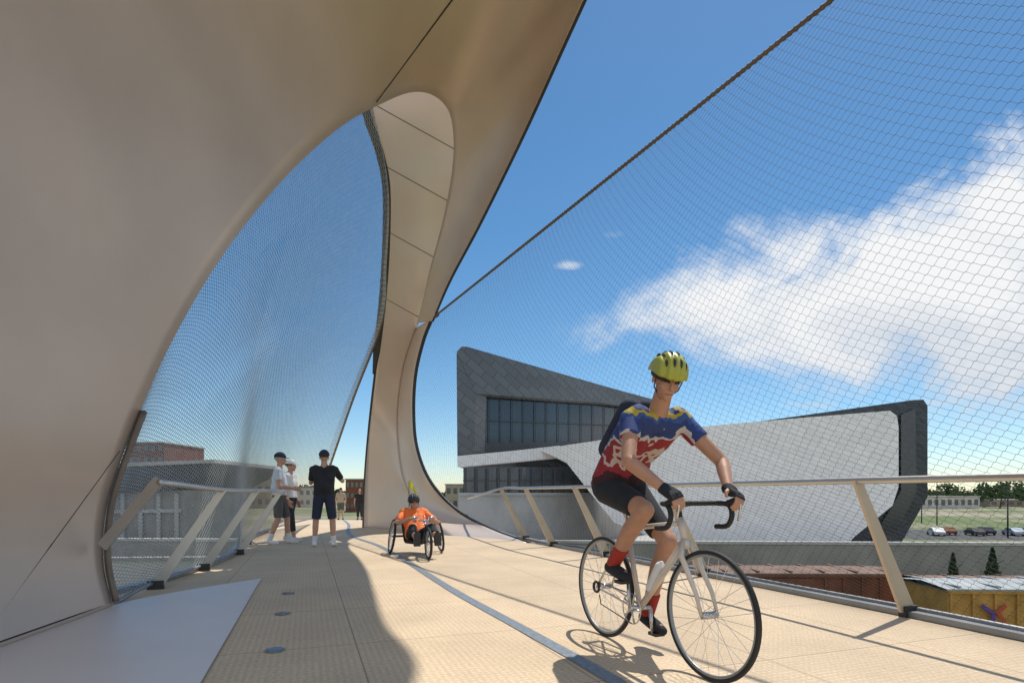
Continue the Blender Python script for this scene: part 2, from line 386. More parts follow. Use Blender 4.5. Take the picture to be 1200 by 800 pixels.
fa=cr([P(128,712,5.0)+V(0,0,.01),V(-3.5,5.2,.02),V(-3.35,5.75,.016),V(-2.93,6.65,.012)],20)
fb=cr([P(-350,884,2.1),V(-2.5,1.9,.03),V(-1.9,1.9,.015),V(-1.32,2.1,.012)],20)
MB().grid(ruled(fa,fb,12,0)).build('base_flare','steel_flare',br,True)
MB().tube([fa[0].lerp(fb[0],t/20)+V(.012,0,.034) for t in range(21)],.006,5).build('panel_seam','seam',br)
LC=[(424,80,11.6),(432,135,11.8),(447,180,12.2),(455,225,12.6),(454,300,13.3),(449,365,14),(441,430,15),(433,500,16),(428,560,17),(426,620,17.4)]
KC=[(565,70,12.2),(556,150,12.8),(541,215,13.2),(524,270,13.7),(506,330,14.1),(488,385,14.9),(473,430,15.5),(466,480,16),(467,525,16),(474,565,15.8),(492,598,15.3),(530,632,13.4)]
RC=[(505,374,14.0),(495,400,14.3),(486,440,14.8),(484,485,15.2),(488,525,15.2),(503,563,15),(533,596,14.6),(575,620,13.6),(620,637,11.5)]
lc=curve([P(*p) for p in LC],90); kc=curve([P(*p) for p in KC],90)
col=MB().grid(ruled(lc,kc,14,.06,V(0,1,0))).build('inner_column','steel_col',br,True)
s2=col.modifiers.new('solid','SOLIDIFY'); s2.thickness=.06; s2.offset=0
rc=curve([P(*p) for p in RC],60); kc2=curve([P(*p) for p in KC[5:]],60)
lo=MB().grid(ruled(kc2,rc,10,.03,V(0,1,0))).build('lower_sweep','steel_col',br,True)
s3=lo.modifiers.new('solid','SOLIDIFY'); s3.thickness=.05; s3.offset=0
def bvh(o):
    me=o.data; return BVHTree.FromPolygons([v.co.copy() for v in me.vertices],[tuple(p.vertices) for p in me.polygons])
bs=bvh(shell); bc=bvh(col)
def seam(t,a,b,n=40,name='panel_seam',off=.036,r=.007):
    pts=[]
    for i in range(n):
        px=a[0]+(b[0]-a[0])*i/(n-1); py=a[1]+(b[1]-a[1])*i/(n-1)
        d=P(px,py,1)-V(0,0,1); h=t.ray_cast(V(0,0,1),d.normalized())
        if h[0]: pts.append(h[0]-d.normalized()*off)
        elif pts: break
    if len(pts)>2: MB().tube(pts,r,5).build(name,'seam',br)
seam(bs,(441,120),(560,-40),r=.013,off=.05); seam(bs,(140,528),(-40,775),r=.006,off=.045)
for y0 in (150,215,290,370): seam(bc,(425,y0-35),(560,y0+40))
MB().tube([p+V(-.03,-.05,0) for p in lc[4:52]],[.09]*42+[.09-.01*k for k in range(6)],8).build('edge_seal','steel_dark',br,True)
MB().tube([p+V(-.01,-.02,0) for p in lc[50:]],.03,8).build('edge_seal','steel_dark',br,True)
MB().tube(B[100:],.03,8).build('edge_seal','steel_dark',br,True)
MB().tube([p+V(.02,0,0) for p in rc],[.045]*60,8).build('edge_seal','steel_dark',br,True)
MB().tube([p+V(.05,.03,0) for p in A[1:31]],[.028]*24+[.032]*6,8).build('edge_channel','bronze',br,True)

# ------------------------------------------------------------------ nets
def coons(bot,top,left,right,nu,nv):
    bot=np.array([tuple(p) for p in resample(bot,nu)]); top=np.array([tuple(p) for p in resample(top,nu)])
    left=np.array([tuple(p) for p in resample(left,nv)]); right=np.array([tuple(p) for p in resample(right,nv)])
    u=np.linspace(0,1,nu)[None,:,None]; v=np.linspace(0,1,nv)[:,None,None]
    S=(1-v)*bot[None]+v*top[None]+(1-u)*left[:,None]+u*right[:,None]
    S-=(1-u)*(1-v)*bot[0]+u*(1-v)*bot[-1]+(1-u)*v*top[0]+u*v*top[-1]
    return S
def net(name,S,parent,m,r,cu,cv):
    nv,nu,_=S.shape
    def samp(u,v):
        x=np.clip(u,0,1)*(nu-1); y=np.clip(v,0,1)*(nv-1); i=np.minimum(x.astype(int),nu-2); j=np.minimum(y.astype(int),nv-2); a=(x-i)[...,None]; b=(y-j)[...,None]
        return S[j,i]*(1-a)*(1-b)+S[j,i+1]*a*(1-b)+S[j+1,i]*(1-a)*b+S[j+1,i+1]*a*b
    us=[];sg=[]
    for k in range(cu*2+1):
        for dd in (-.15,.15): us.append((k+dd)/(cu*2)); sg.append(1 if k%2 else -1)
    us=np.array(us); sg=np.array(sg)
    W=cv; J=np.arange(W)
    vv=np.where((J[:,None]%2)==0,(J[:,None]+.5+.47*sg[None,:])/W,(J[:,None]+.5-.47*sg[None,:])/W)
    pts=samp(np.broadcast_to(us[None,:],vv.shape),vv)
    tg=np.gradient(pts,axis=1); tg/=np.linalg.norm(tg,axis=2,keepdims=True)+1e-9
    nrm=np.cross(tg,np.array([.2,.5,.84])); nrm/=np.linalg.norm(nrm,axis=2,keepdims=True)+1e-9
    bn=np.cross(tg,nrm)
    rings=np.stack([pts+r*(nrm*math.cos(a)+bn*math.sin(a)) for a in (0,2.094,4.189)],axis=2)
    K=pts.shape[1]; verts=rings.reshape(-1,3)
    idx=np.arange(W*K*3).reshape(W,K,3); a=idx[:,:-1,:]; b=idx[:,1:,:]
    fc=np.stack([a,b,np.roll(b,-1,axis=2),np.roll(a,-1,axis=2)],axis=-1).reshape(-1,4)
    me=bpy.data.meshes.new(name); me.vertices.add(len(verts)); me.vertices.foreach_set('co',verts.astype(np.float32).ravel())
    me.loops.add(fc.size); me.loops.foreach_set('vertex_index',fc.astype(np.int32).ravel())
    me.polygons.add(len(fc)); me.polygons.foreach_set('loop_start',np.arange(0,fc.size,4,dtype=np.int32))
    me.update(calc_edges=True)
    return link(name,me,m,parent,True)
rn=empty('wire_net_screen',(0,0,0),'tall wire net screen strung right of the deck beneath a rope cable','net screen')
base_r=[V(edge(y,2)+.05,y,.08) for y in (-1,1,2.5,3.88,4.63,6.23,8,9.3,10.2)]+[P(628,636,11.3)]
bot=curve(base_r,200); far=rc[::-1]; C1=rc[0]; C2=P(975,0,5.3); dC=C2-C1
Dn=C1+dC*1.62
top=[C1.lerp(Dn,t/60) for t in range(61)][::-1]
near=[bot[0].lerp(Dn,t/20) for t in range(21)]
S=coons(bot,top,near,far,160,80)
net('wire_net',S,rn,'net',.00135,150,140)
MB().tube(top,.020,8).build('rope_cable','cable',rn,True)
mbw=MB()
for i in range(0,240):
    p=top[0].lerp(top[-1],i/240); q=top[0].lerp(top[-1],(i+.35)/240); mbw.tube([p,q],.026,8)
mbw.build('cable_lashing','cable',rn,True)
MB().tube([rc[0]+V(.18,-.15,.1),rc[0]+V(-.05,0,0)],.07,10).build('cable_anchor','steel_dark',rn,True)
MB().tube([p+V(0,0,-.02) for p in bot],.02,8).build('bottom_cable','curb',rn,True)
ln=empty('wire_net_screen',(0,0,0),'wire net screen filling the oval opening left of the deck','net screen')
nb=[P(135,706,5.15)]+[V(x,y,.06) for x,y in ((-3.75,5.9),(-4.05,7.4),(-4.5,9.3),(-5.25,11),(-5.9,13),(-6.6,16))]+[P(366,607,20)]
bot=curve(nb,120); topc=A[30:84]; lft=A[4:31]; rgt=curve([P(434,126,10.4),P(450,185,11.6),P(456,240,12.2),P(453,310,13.1),P(447,378,13.9),P(410,478,16.5),P(366,607,20)],80)[::-1]
lft=curve([bot[0]]+lft[::6]+[A[30]],60)
topc=resample(topc+[rgt[-1]],120)
S=coons(bot,topc,lft,rgt,160,120)
net('wire_net',S,ln,'netl',.0034,135,115)
MB().tube([p for p in rgt if p.z<5.4],.035,8).build('rope_cable','cable',ln,True)
MB().tube([p for p in bot],.02,8).build('bottom_cable','curb',ln,True)

# ------------------------------------------------------------------ railings
def railing(name,label,bases,lean,h,m_post,w0=.13,side=1):
    e=empty(name,(0,0,0),label,'railing')
    tops=[]
    for (x,y) in bases:
        d=V(-.36,1,0).normalized(); n=V(d.y,-d.x,0)*side
        b=V(x,y,.0); t=b-n*lean+V(0,0,h); tops.append(t)
        mb=MB(); a=b+V(0,0,.04); G=[]
        for u in (0,.25,.5,.75,1):
            p=a.lerp(t,u); wd=(w0*(1-u)+.085*u)/2; th=.012
            G.append([p+n*wd+d*th,p-n*wd+d*th,p-n*wd-d*th,p+n*wd-d*th])
        mb.grid(G,closev=True); mb.build('post',m_post,e)
        MB().box(b+n*.01+V(0,0,.04),(.15,.06,.10),math.atan2(n.y,n.x)).build('post_foot','steel_dark',e)
    return e,tops
rb=[(edge(y,2)-.03,y) for y in (2.3,4.63,6.9,9.0,10.75,12.3)]
re_,rt=railing('handrail','steel handrail with inward leaning posts along the right edge of the deck',rb,.56,1.10,'post',.17)
pts=curve([rt[0]+V(.75,-2.3,0)]+rt+[P(548,584,15)],60)
MB().tube([p+V(0,0,.0) for p in pts],.026,10).build('top_rail','rail',re_,True)
g=[]
for y in [i*.4 for i in range(-5,33)]:
    x=edge(y,2); g.append([V(x-.06,y,.004),V(x-.06,y,.05),V(x+.06,y,.05),V(x+.06,y,-.05)])
MB().grid(g).build('base_channel','curb',re_)
lb=[(-3.72,5.96),(-4.0,7.4),(-4.45,9.3),(-5.2,11.2)]
le,lt=railing('handrail','steel handrail along the left edge of the deck inside the oval opening',lb,.62,1.04,'rail',side=-1)
pts=curve([V(-3.05,4.92,1.10)]+lt+[V(-5.6,13,1.03)],50)
MB().tube(pts,.026,10).build('top_rail','rail',le,True)
MB().bar(P(120,640,4.95),P(187,562,4.95),.09,.03,side=(0,0,1)).build('end_post','rail',le)
g=[]
for y in [5+i*.4 for i in range(0,28)]:
    x=edge(y,1); g.append([V(x+.06,y,.004),V(x+.06,y,.05),V(x-.06,y,.05),V(x-.06,y,-.05)])
MB().grid(g).build('base_channel','curb',le)

# ------------------------------------------------------------------ museum
mu=empty('museum_building',(20,80,TZ),'dark folded museum building with a pale panelled wing beyond the rail yard','building')
def mpart(mb,name,m,smooth=False):
    mb.v=[tuple(Vector(v)-mu.location) for v in mb.v]; return mb.build(name,m,mu,smooth)
def plane(pa,za,pb,zb):
    xa=(pa-600)/F*za; xb=(pb-600)/F*zb
    def q(px,py,dz=0):
        s=(px-600)/F; t=(s*za-xa)/((xb-xa)-s*(zb-za)); z=za+(zb-za)*t+dz; return P(px,py,z)
    return q
qv=plane(535,72,722,100); qw=plane(640,84,1050,75); qr=plane(640,90,1050,79)
mb=MB(); mb.poly([qv(535,412),qv(541,406),qv(547,406),qv(722,456),qv(770,469),qv(770,482),qv(706,472),qv(558,461)],V(1.2,2.5,0)); mpart(mb,'roof_fascia','mus_dark')
mb=MB(); mb.poly([qv(535,413.5,.02),qv(558,461.5,.02),qv(556,528,.02),qv(536,545,.02)],V(1.2,2.5,0)); mpart(mb,'side_fascia','mus_dark')
mb=MB(); mb.poly([qv(542,407,2.6),qv(547,407,2.6),qv(770,470,2.6),qv(770,548,2.6),qv(540,548,2.6)],V(6,26,0)); mpart(mb,'upper_glazing','glass')
mb=MB()
for k in range(0,15):
    px=560+k*13.5; mb.bar(qv(px,462,2.4),qv(px,534,2.4),.08,.12)
mb.bar(qv(557,492,2.3),qv(760,500,2.3),.12,.2)
mpart(mb,'mullions','frame_d')
mb=MB(); mb.poly([qv(556,519,1.2),qv(760,516,1.2),qv(760,534,1.2),qv(556,531,1.2)],V(.3,.6,0)); mpart(mb,'balcony_band','frame_d')
mb=MB(); mb.poly([qv(536,534,-.4),qv(600,528,-.4),qv(655,522,-.4),qv(680,530,-.4),qv(655,536,-.4),qv(600,541,-.4),qv(536,547,-.4)],V(.6,1.2,0)); mpart(mb,'pale_band','mus_white')
mb=MB(); mb.poly([qw(632,527),qw(665,521),qw(700,516),qw(750,507),qw(850,497),qw(950,488.5),qw(1043,481),qw(1051,487),qw(1053,500),qw(1053,570),qw(1046,592),qw(1002,628),qw(985,646),qw(900,647),qw(800,643),qw(720,612),qw(690,575),qw(664,542),qw(648,534)],V(2,12,0)); mpart(mb,'pale_wing','mus_white')
mb=MB(); mb.poly([qr(850,499),qr(1070,468.5),qr(1082,468),qr(1087,475),qr(1087,582),qr(1052,643),qr(985,646),qr(900,646),qr(850,640)],V(5,16,0)); mpart(mb,'rim_volume','mus_rim')
mb=MB(); mb.poly([qr(1056,486,-.4),qr(1073,478,-.4),qr(1074,577,-.4),qr(1044,636,-.4),qr(1022,632,-.4),qr(1056,575,-.4)],V(.1,.3,0)); mpart(mb,'rim_glazing','glass')
mb=MB(); mb.poly([qv(543,547,.5),qv(760,547,.5),qv(760,579,.5),qv(543,579,.5)],V(.5,1,0)); mpart(mb,'lower_glazing','glass2')
mb=MB(); mb.bar(qv(543,563,.2),qv(716,563,.2),.14,.2)
for k in range(14):
    px=546+k*13; mb.bar(qv(px,548,.2),qv(px,580,.2),.18,.18)
mpart(mb,'lower_mullions','frame_d')
def drop(p,z): return V(p.x,p.y,z)
a,b=qv(537,579),qv(740,579); mb=MB(); mb.poly([a,b,drop(b,TZ-.1),drop(a,TZ-.1)],V(2,6,0)); mpart(mb,'plinth','conc_l')
mb=MB(); mb.poly([qv(537,577,-.6),qv(740,577,-.6),qv(740,580,-.6),qv(537,580,-.6)],V(.5,1,0)); mpart(mb,'plinth_coping','conc_l')

def wallobj(name,label,x0,x1,dy,z0,z1,m,th=.6):
    n=16; mb=MB(); g=[]
    for i in range(n+1):
        x=x0+(x1-x0)*i/n; y=WALLY(x)+dy
        g.append([V(x,y,z0),V(x,y,z1),V(x,y+th,z1),V(x,y+th,z0)])
    mb.grid(g); e=empty(name,(0,0,0),label,'wall'); mb.build('wall_face',m,e)
    mb=MB(); g=[]
    for i in range(n+1):
        x=x0+(x1-x0)*i/n; y=WALLY(x)+dy-.1; g.append([V(x,y,z1+.002),V(x,y,z1+.25),V(x,y+th+.2,z1+.25),V(x,y+th+.2,z1+.002)])
    mb.grid(g); mb.build('coping','conc_l',e); return e
wallobj('retaining_wall','long grey concrete retaining wall behind the freight wagons',-60,120,-1,-8.5,-3.6,'conc')
# ------------------------------------------------------------------ rail wagons
def boxcar(loc,rz,body,lbl,L_=15.5,H=4.0,Wd=3.0,logo=False,roof='box_rb'):
    e=empty('freight_wagon',loc,lbl,'train wagon','freight wagons in the rail yard',rz)
    MB().box((0,0,.95+H/2),(L_,Wd,H)).build('body',body,e)
    for s in (-1,1):
        mb=MB()
        mb.box((0,s*(Wd/2+.05),.95+H-.06),(L_,.1,.12)); mb.box((0,s*(Wd/2+.05),1.02),(L_,.1,.14))
        for k in range(18): mb.box((-L_/2+.1+k*(L_-.2)/17,s*(Wd/2+.045),.95+H/2),(.09,.09,H-.26))
        mb.build('side_ribs',body,e)
    MB().box((2.2,-Wd/2-.13,.95+H/2),(2.6,.06,H-.35)).build('door',body,e)
    mb=MB(); G=[]
    for x in (-L_/2-.1,L_/2+.1):
        G.append([V(x,-Wd/2-.1,.95+H+.003),V(x,-Wd/2-.1,.95+H+.08),V(x,0,.95+H+.22),V(x,Wd/2+.1,.95+H+.08),V(x,Wd/2+.1,.95+H+.003)])
    mb.grid(G,closev=True)
    for k in range(10): mb.box((-L_/2+.5+k*(L_-1)/9,0,.95+H+.16),(.12,Wd,.06))
    mb.build('roof',roof,e)
    for sx in (-1,1):
        b=MB().box((sx*(L_/2-1.9),0,.7),(2.6,2.1,.3)).build('bogie','steel_dark',e)
        for dx in (-.85,.85):
            for sy in (-1,1): MB().tube([(sx*(L_/2-1.9)+dx,sy*.72,.46),(sx*(L_/2-1.9)+dx,sy*.86,.46)],.46,20).build('wheel','steel_dark',b)
    if logo:
        y=-Wd/2-.15; zc=.95+H*.78; xc=-L_/2+1.75
        mb=MB(); mb.bar(V(xc-.5,y,zc+.3),V(xc+.02,y,zc-.05),.17,.02,side=(1,0,0)); mb.bar(V(xc-.0,y-.024,zc-.02),V(xc-.05,y-.024,zc-.4),.17,.02,side=(1,0,0)); mb.build('logo','purple',e)
        mb=MB(); mb.bar(V(xc+.5,y,zc+.32),V(xc+.12,y,zc-.04),.17,.02,side=(1,0,0)); mb.bar(V(xc+.18,y-.024,zc+.0),V(xc+.45,y-.024,zc-.4),.15,.02,side=(1,0,0)); mb.build('logo','redmark',e)
    return e
boxcar((26.0,25.0,-8.0),R(-2),'box_or','orange freight wagon with grey roof nearest the deck on the right',logo=True,roof='box_roof')
boxcar((11.6,30,-8.0),R(-2),'box_br','brown freight wagon behind the railing, left of the orange one',H=4.0)
boxcar((30.5,31.5,-8.0),R(-2),'box_br','brown freight wagon behind the orange one, at the right edge',H=3.2)
mb=MB()
for y0 in (25.0,31.2,38):
    for s in (-.75,.75): mb.box((0,y0+s,-8.3),(160,.08,.16),R(-2))
tag(mb.build('rail_track','steel_dark'),'steel rail tracks laid across the yard below the bridge','track')

# ------------------------------------------------------------------ background buildings
def building(px0,px1,pt,z,depth,m,lbl,zb=TZ,rows=3,cols=6,win='glass2'):
    x0=(px0-600)/F*z; x1=(px1-600)/F*z; h=1+(578-pt)/F*z
    e=empty('city_building',((x0+x1)/2,z,zb),lbl,'building','buildings on the skyline')
    W=x1-x0; H=h-zb
    MB().box((0,depth/2,H/2),(W,depth,H)).build('walls',m,e)
    MB().box((0,depth/2,H+.3),(W+.8,depth+.8,.5)).build('roof','conc_l',e)
    for r in range(rows):
        for c in range(cols):
            MB().box((-W/2+W*(c+.5)/cols,-.05,H*(r+.55)/rows),(W/cols*.55,.12,H/rows*.45)).build('window',win,e)
    return e
building(150,192,519,230,30,'brick','red brick tower block on the far left skyline',rows=6,cols=5)
building(196,240,548,260,30,'offw','pale building beside the brick tower, behind the left net',rows=2,cols=4)
building(282,318,552,300,30,'buff','buff building behind the walking couple',rows=3,cols=4)
building(405,426,562,240,20,'brick','small brown brick building seen in the gap left of the column',rows=3,cols=4)
building(522,545,568,260,20,'buff','small buff building right of the column base',rows=2,cols=3)
building(1078,1148,582,290,30,'offw','low white building at the far right past the parking lot',rows=1,cols=9)
building(1160,1230,586,330,30,'buff','low buff building at the right frame edge',rows=1,cols=7)
building(335,372,572,320,25,'offw','low off-white building behind the standing man',rows=2,cols=5)
hall=empty('station_hall',(-48,62,-8.5),'long low grey hall with a dark overhanging roof behind the left net','building')
def lp(px,py,z): return P(px,py,z)-hall.location
mb=MB(); mb.poly([lp(40,549,64),lp(130,546,64),lp(250,541,64),lp(236,556,64),lp(200,574,64),lp(40,580,64)],V(0,18,0)); mb.build('roof','frame_d',hall)
mb=MB(); mb.poly([lp(40,546,63.6),lp(252,538,63.6),lp(252,542,63.6),lp(40,551,63.6)],V(0,18.6,0)); mb.build('roof_edge','conc_l',hall)
mb=MB(); mb.poly([lp(40,580,65),lp(215,574,65),lp(215,640,65),lp(40,640,65)],V(0,14,0)); mb.build('walls','conc',hall)
mb=MB(); mb.bar(lp(40,600,64.8),lp(212,598,64.8),.4,.2)
for k in range(8): mb.bar(lp(60+k*21,578,64.8),lp(60+k*21,636,64.8),.4,.22)
mb.build('pilasters','conc_l',hall)
wl=empty('yard_wall',(-25,45,-8.5),'pale concrete yard wall below the hall behind the left railing','wall')
MB().box((-8,0,2.1),(60,.5,4.2),R(4)).build('wall_face','conc_l',wl); MB().box((-8,0,4.33),(60,.8,.25),R(4)).build('coping','conc',wl)

mb=MB(); mb.poly([V(68,96,TZ+.01),V(130,92,TZ+.01),V(142,120,TZ+.01),V(74,124,TZ+.01)]); tag(mb.build('parking_lot','asphalt'),'grey asphalt parking lot beyond the retaining wall','parking lot',kind='structure')
def car():
    e=empty('parked_car',(0,0,0),'x','car','cars in the far parking lot')
    mb=MB(); pr=[(-2.2,.35),(-2.2,.8),(-1.9,.95),(-1.5,1.0),(-.9,1.42),(.6,1.45),(1.3,1.0),(2.0,.85),(2.25,.6),(2.2,.3)]
    mb.poly([V(x,-.88,z) for x,z in pr],V(0,1.76,0)); body=mb.build('body','white',e)
    wp=[(-1.4,1.0),(-.85,1.36),(.52,1.38),(1.15,1.0)]
    for s in (-.89,.88): MB().poly([V(x,s,z) for x,z in wp],V(0,.012,0)).build('window','glass',e)
    for x in (-1.4,1.4):
        for y in (-.85,.85): MB().tube([(x,y-.1,.33),(x,y+.1,.33)],.33,16).build('wheel','rubber',e)
    return e
c0=car(); cols=[('white','white'),('box_br','dark red'),('khaki','grey'),('navy','navy'),('shirt_l','silver'),('steel_dark','black')]
order=['first','second','third','fourth','fifth','sixth']
for i,(mt,nm) in enumerate(cols):
    e=c0 if i==0 else copy_tree(c0)
    e.location=(79+i*3.6,106+(i%2)*2.0,TZ+.02); e.rotation_euler=(0,0,R(70+ (i*37)%12))
    e['label']=f'{nm} car parked in the far lot, {order[i]} from the left'
    for ch in e.children:
        if ch.name.startswith('body'):
            ch.data=ch.data.copy(); ch.data.materials.clear(); ch.data.materials.append(M[mt])
def lamp(x,y,h,lbl,zb=TZ):
    e=empty('street_lamp',(x,y,zb),lbl,'street lamp','tall lamps around the parking lot')
    MB().tube([(0,0,0),(0,0,h)],[.14,.08],8).build('pole','steel_dark',e,True)
    MB().bar((-.9,0,h),(.9,0,h),.08,.08).build('arm','steel_dark',e)
    for s in (-1,1): MB().box((s*1.1,0,h-.02),(.7,.35,.14)).build('lamp_head','steel_dark',e)
lamp((1098-600)/F*140,140,11.5,'tall lamp post right of the museum, left one of the two'); lamp((1181-600)/F*100,100,9,'lamp post near the right frame edge')
lamp(108,150,10.5,'distant lamp post above the white building')
def tree(x,y,zb,h,w,lbl,kind='leaf',conifer=False,n=900,group='trees beyond the rail yard'):
    e=empty('tree',(x,y,zb),lbl,'tree',group)
    mb=MB(); mb.tube([(0,0,0),(.05*w,0,h*.4),(0,0,h*.85)],[.05*h*.6,.03*h*.6,.008*h],7)
    for k in range(5):
        a=k*1.3; mb.tube([(0,0,h*(.3+.1*k)),(math.cos(a)*w*.35,math.sin(a)*w*.35,h*(.42+.1*k))],[.02*h*.5,.006*h],5)
    mb.build('trunk','bark',e)
    mb=MB(); rnd=random.Random(int(x*10+y))
    cl=[(rnd.uniform(-.5,.5)*w*.75,rnd.uniform(-.5,.5)*w*.75,rnd.uniform(.35,.9)*h,rnd.uniform(.14,.28)*w) for _ in range(14)]
    for i in range(n):
        if conifer:
            t=rnd.random()**.8; r=(1-t)*w/2*(.7+.3*rnd.random())*(1 if int(t*14)%2 else .8); a=rnd.uniform(0,6.28); c=V(math.cos(a)*r,math.sin(a)*r,h*(.1+.9*t))
        else:
            q_=rnd.choice(cl); d=V(rnd.gauss(0,1),rnd.gauss(0,1),rnd.gauss(0,.8)); d.normalize(); c=V(q_[0],q_[1],q_[2])+d*q_[3]*rnd.uniform(.6,1.05)
        s=w*.045*rnd.uniform(.6,1.4); m3=Euler((rnd.uniform(0,6),rnd.uniform(0,6),rnd.uniform(0,6))).to_matrix()
        mb.poly([c+m3@V(-s,-s*.6,0),c+m3@V(s,-s*.5,0),c+m3@V(s*.7,s,0),c+m3@V(-s*.6,s*.8,0)])
    mb.build('crown',kind,e)
tree((1117-600)/F*47,47,-8.5,4.6,2.0,'small upright conifer in front of the retaining wall, left one','leaf_d',True)
tree((1163-600)/F*47,47,-8.5,5.0,2.3,'small upright conifer in front of the retaining wall, right one','leaf_d',True)
for i,(px,z,h) in enumerate(((1090,330,11),(1110,360,13),(1128,300,10),(1150,340,14),(1172,300,13),(1190,350,15),(1210,320,14),(450,300,11))):
    tree((px-600)/F*z,z,TZ,h,h*1.1,('rounded green tree behind the column base' if px==450 else f'rounded green tree on the right skyline, number {i+1} counting from the left'),'leaf',n=500)
mb=MB(); rnd=random.Random(3)
for i in range(9000):
    x=rnd.uniform(-900,900); y=700+rnd.uniform(-20,20); hh=10+4*math.sin(x*.02)+3*math.sin(x*.071+1)
    c=V(x,y,TZ+rnd.random()*hh); s=2.6*rnd.uniform(.5,1.3); m3=Euler((rnd.uniform(0,6),rnd.uniform(0,6),0)).to_matrix()
    mb.poly([c+m3@V(-s,-s,0),c+m3@V(s,-s*.8,0),c+m3@V(s*.8,s,0),c+m3@V(-s,s*.7,0)])
tag(mb.build('distant_woodland','leaf_d'),'far line of dark green woodland along the horizon','woodland',kind='stuff')

# ------------------------------------------------------------------ figures
def caps_mesh(items):
    bm=bmesh.new()
    for it in items:
        if it[0]=='c':
            _,p0,r0,p1,r1=it[:5]; flat=len(it)>5
            p0=Vector(p0); p1=Vector(p1)
            for p,r,k in ((p0,r0,0),(p1,r1,1)):
                if flat and k==1: continue
                bmesh.ops.create_icosphere(bm,subdivisions=2,radius=r,matrix=Matrix.Translation(p))
            d=p1-p0
            if d.length>1e-5:
                rot=d.to_track_quat('Z','Y').to_matrix().to_4x4()
                bmesh.ops.create_cone(bm,cap_ends=True,segments=18,radius1=r0,radius2=r1,depth=d.length,matrix=Matrix.Translation((p0+p1)/2)@rot)
        else:
            _,c,rad,m3=it
            bmesh.ops.create_icosphere(bm,subdivisions=3,radius=1,matrix=Matrix.Translation(Vector(c))@m3.to_4x4()@Matrix.Diagonal((*rad,1)))
    me=bpy.data.meshes.new('t'); bm.to_mesh(me); bm.free(); return me
def blob(name,items,vox,m,parent,it=4):
    me=caps_mesh(items); o=bpy.data.objects.new('tmp',me); COL.objects.link(o)
    r=o.modifiers.new('r','REMESH'); r.mode='VOXEL'; r.voxel_size=vox; r.use_smooth_shade=True
    s=o.modifiers.new('s','SMOOTH'); s.factor=.5; s.iterations=it
    dg=bpy.context.evaluated_depsgraph_get(); dg.update()
    nm=bpy.data.meshes.new_from_object(o.evaluated_get(dg)); nm.materials.clear()
    bpy.data.objects.remove(o); nm.name=name
    return link(name,nm,m,parent,True)
def hand_items(w,d,n,s,curl,k=1.):
    d=Vector(d).normalized(); n=Vector(n); n=(n-d*n.dot(d)).normalized(); s_=d.cross(n); s_=s_ if s_.dot(Vector(s))>0 else -s_
    w=Vector(w); it=[]
    for i in range(4):
        off=(.028-.0185*i)*k; b=w+d*.085*k+s_*off
        it.append(('c',w+d*.015*k+s_*off*.6,.016*k,b,.0125*k))
        L_=[.040,.045,.042,.033][i]*k; a=0; p=b
        for j in range(3):
            a+=curl*(1 if j else .8); q_=p+(d*math.cos(a)+n*math.sin(a))*L_*(1,.75,.6)[j]
            it.append(('c',p,(.0095,.0085,.0078)[j]*k,q_,(.0088,.008,.007)[j]*k)); p=q_
    t0=w+d*.025*k+s_*.022*k; t1=t0+(d*.55+s_*.65+n*.35).normalized()*.042*k; t2=t1+(d*.75+s_*.15+n*.6).normalized()*.032*k
    it+= [('c',t0,.014*k,t1,.011*k),('c',t1,.0105*k,t2,.0085*k)]
    return it
def head_items(c,f,u,k=1.):
    f=Vector(f).normalized(); u=Vector(u); u=(u-f*u.dot(f)).normalized(); l=u.cross(f)
    m3=Matrix((f,l,u)).transposed(); c=Vector(c)
    def p(a,b,z): return c+(f*a+l*b+u*z)*k
    it=[('e',p(-.01,0,.025),(.098*k,.078*k,.095*k),m3),('e',p(.022,0,-.04),(.068*k,.058*k,.075*k),m3),
        ('c',p(.075,0,-.09),.022*k,p(.06,0,-.06),.04*k),
        ('c',p(.088,0,.012),.009*k,p(.108,0,-.028),.014*k),
        ('e',p(.075,.03,.028),(.02*k,.026*k,.009*k),m3),('e',p(.075,-.03,.028),(.02*k,.026*k,.009*k),m3),
        ('e',p(.085,0,-.057),(.012*k,.024*k,.008*k),m3),('e',p(.084,0,-.069),(.012*k,.02*k,.008*k),m3)]
    for s in (-1,1): it.append(('e',p(-.005,s*.078,-.012),(.018*k,.008*k,.03*k),m3)); it.append(('e',p(.055,s*.04,-.03),(.025*k,.02*k,.022*k),m3))
    return it,m3,p
shirt_hat='navy'; J_helmet='helmet'
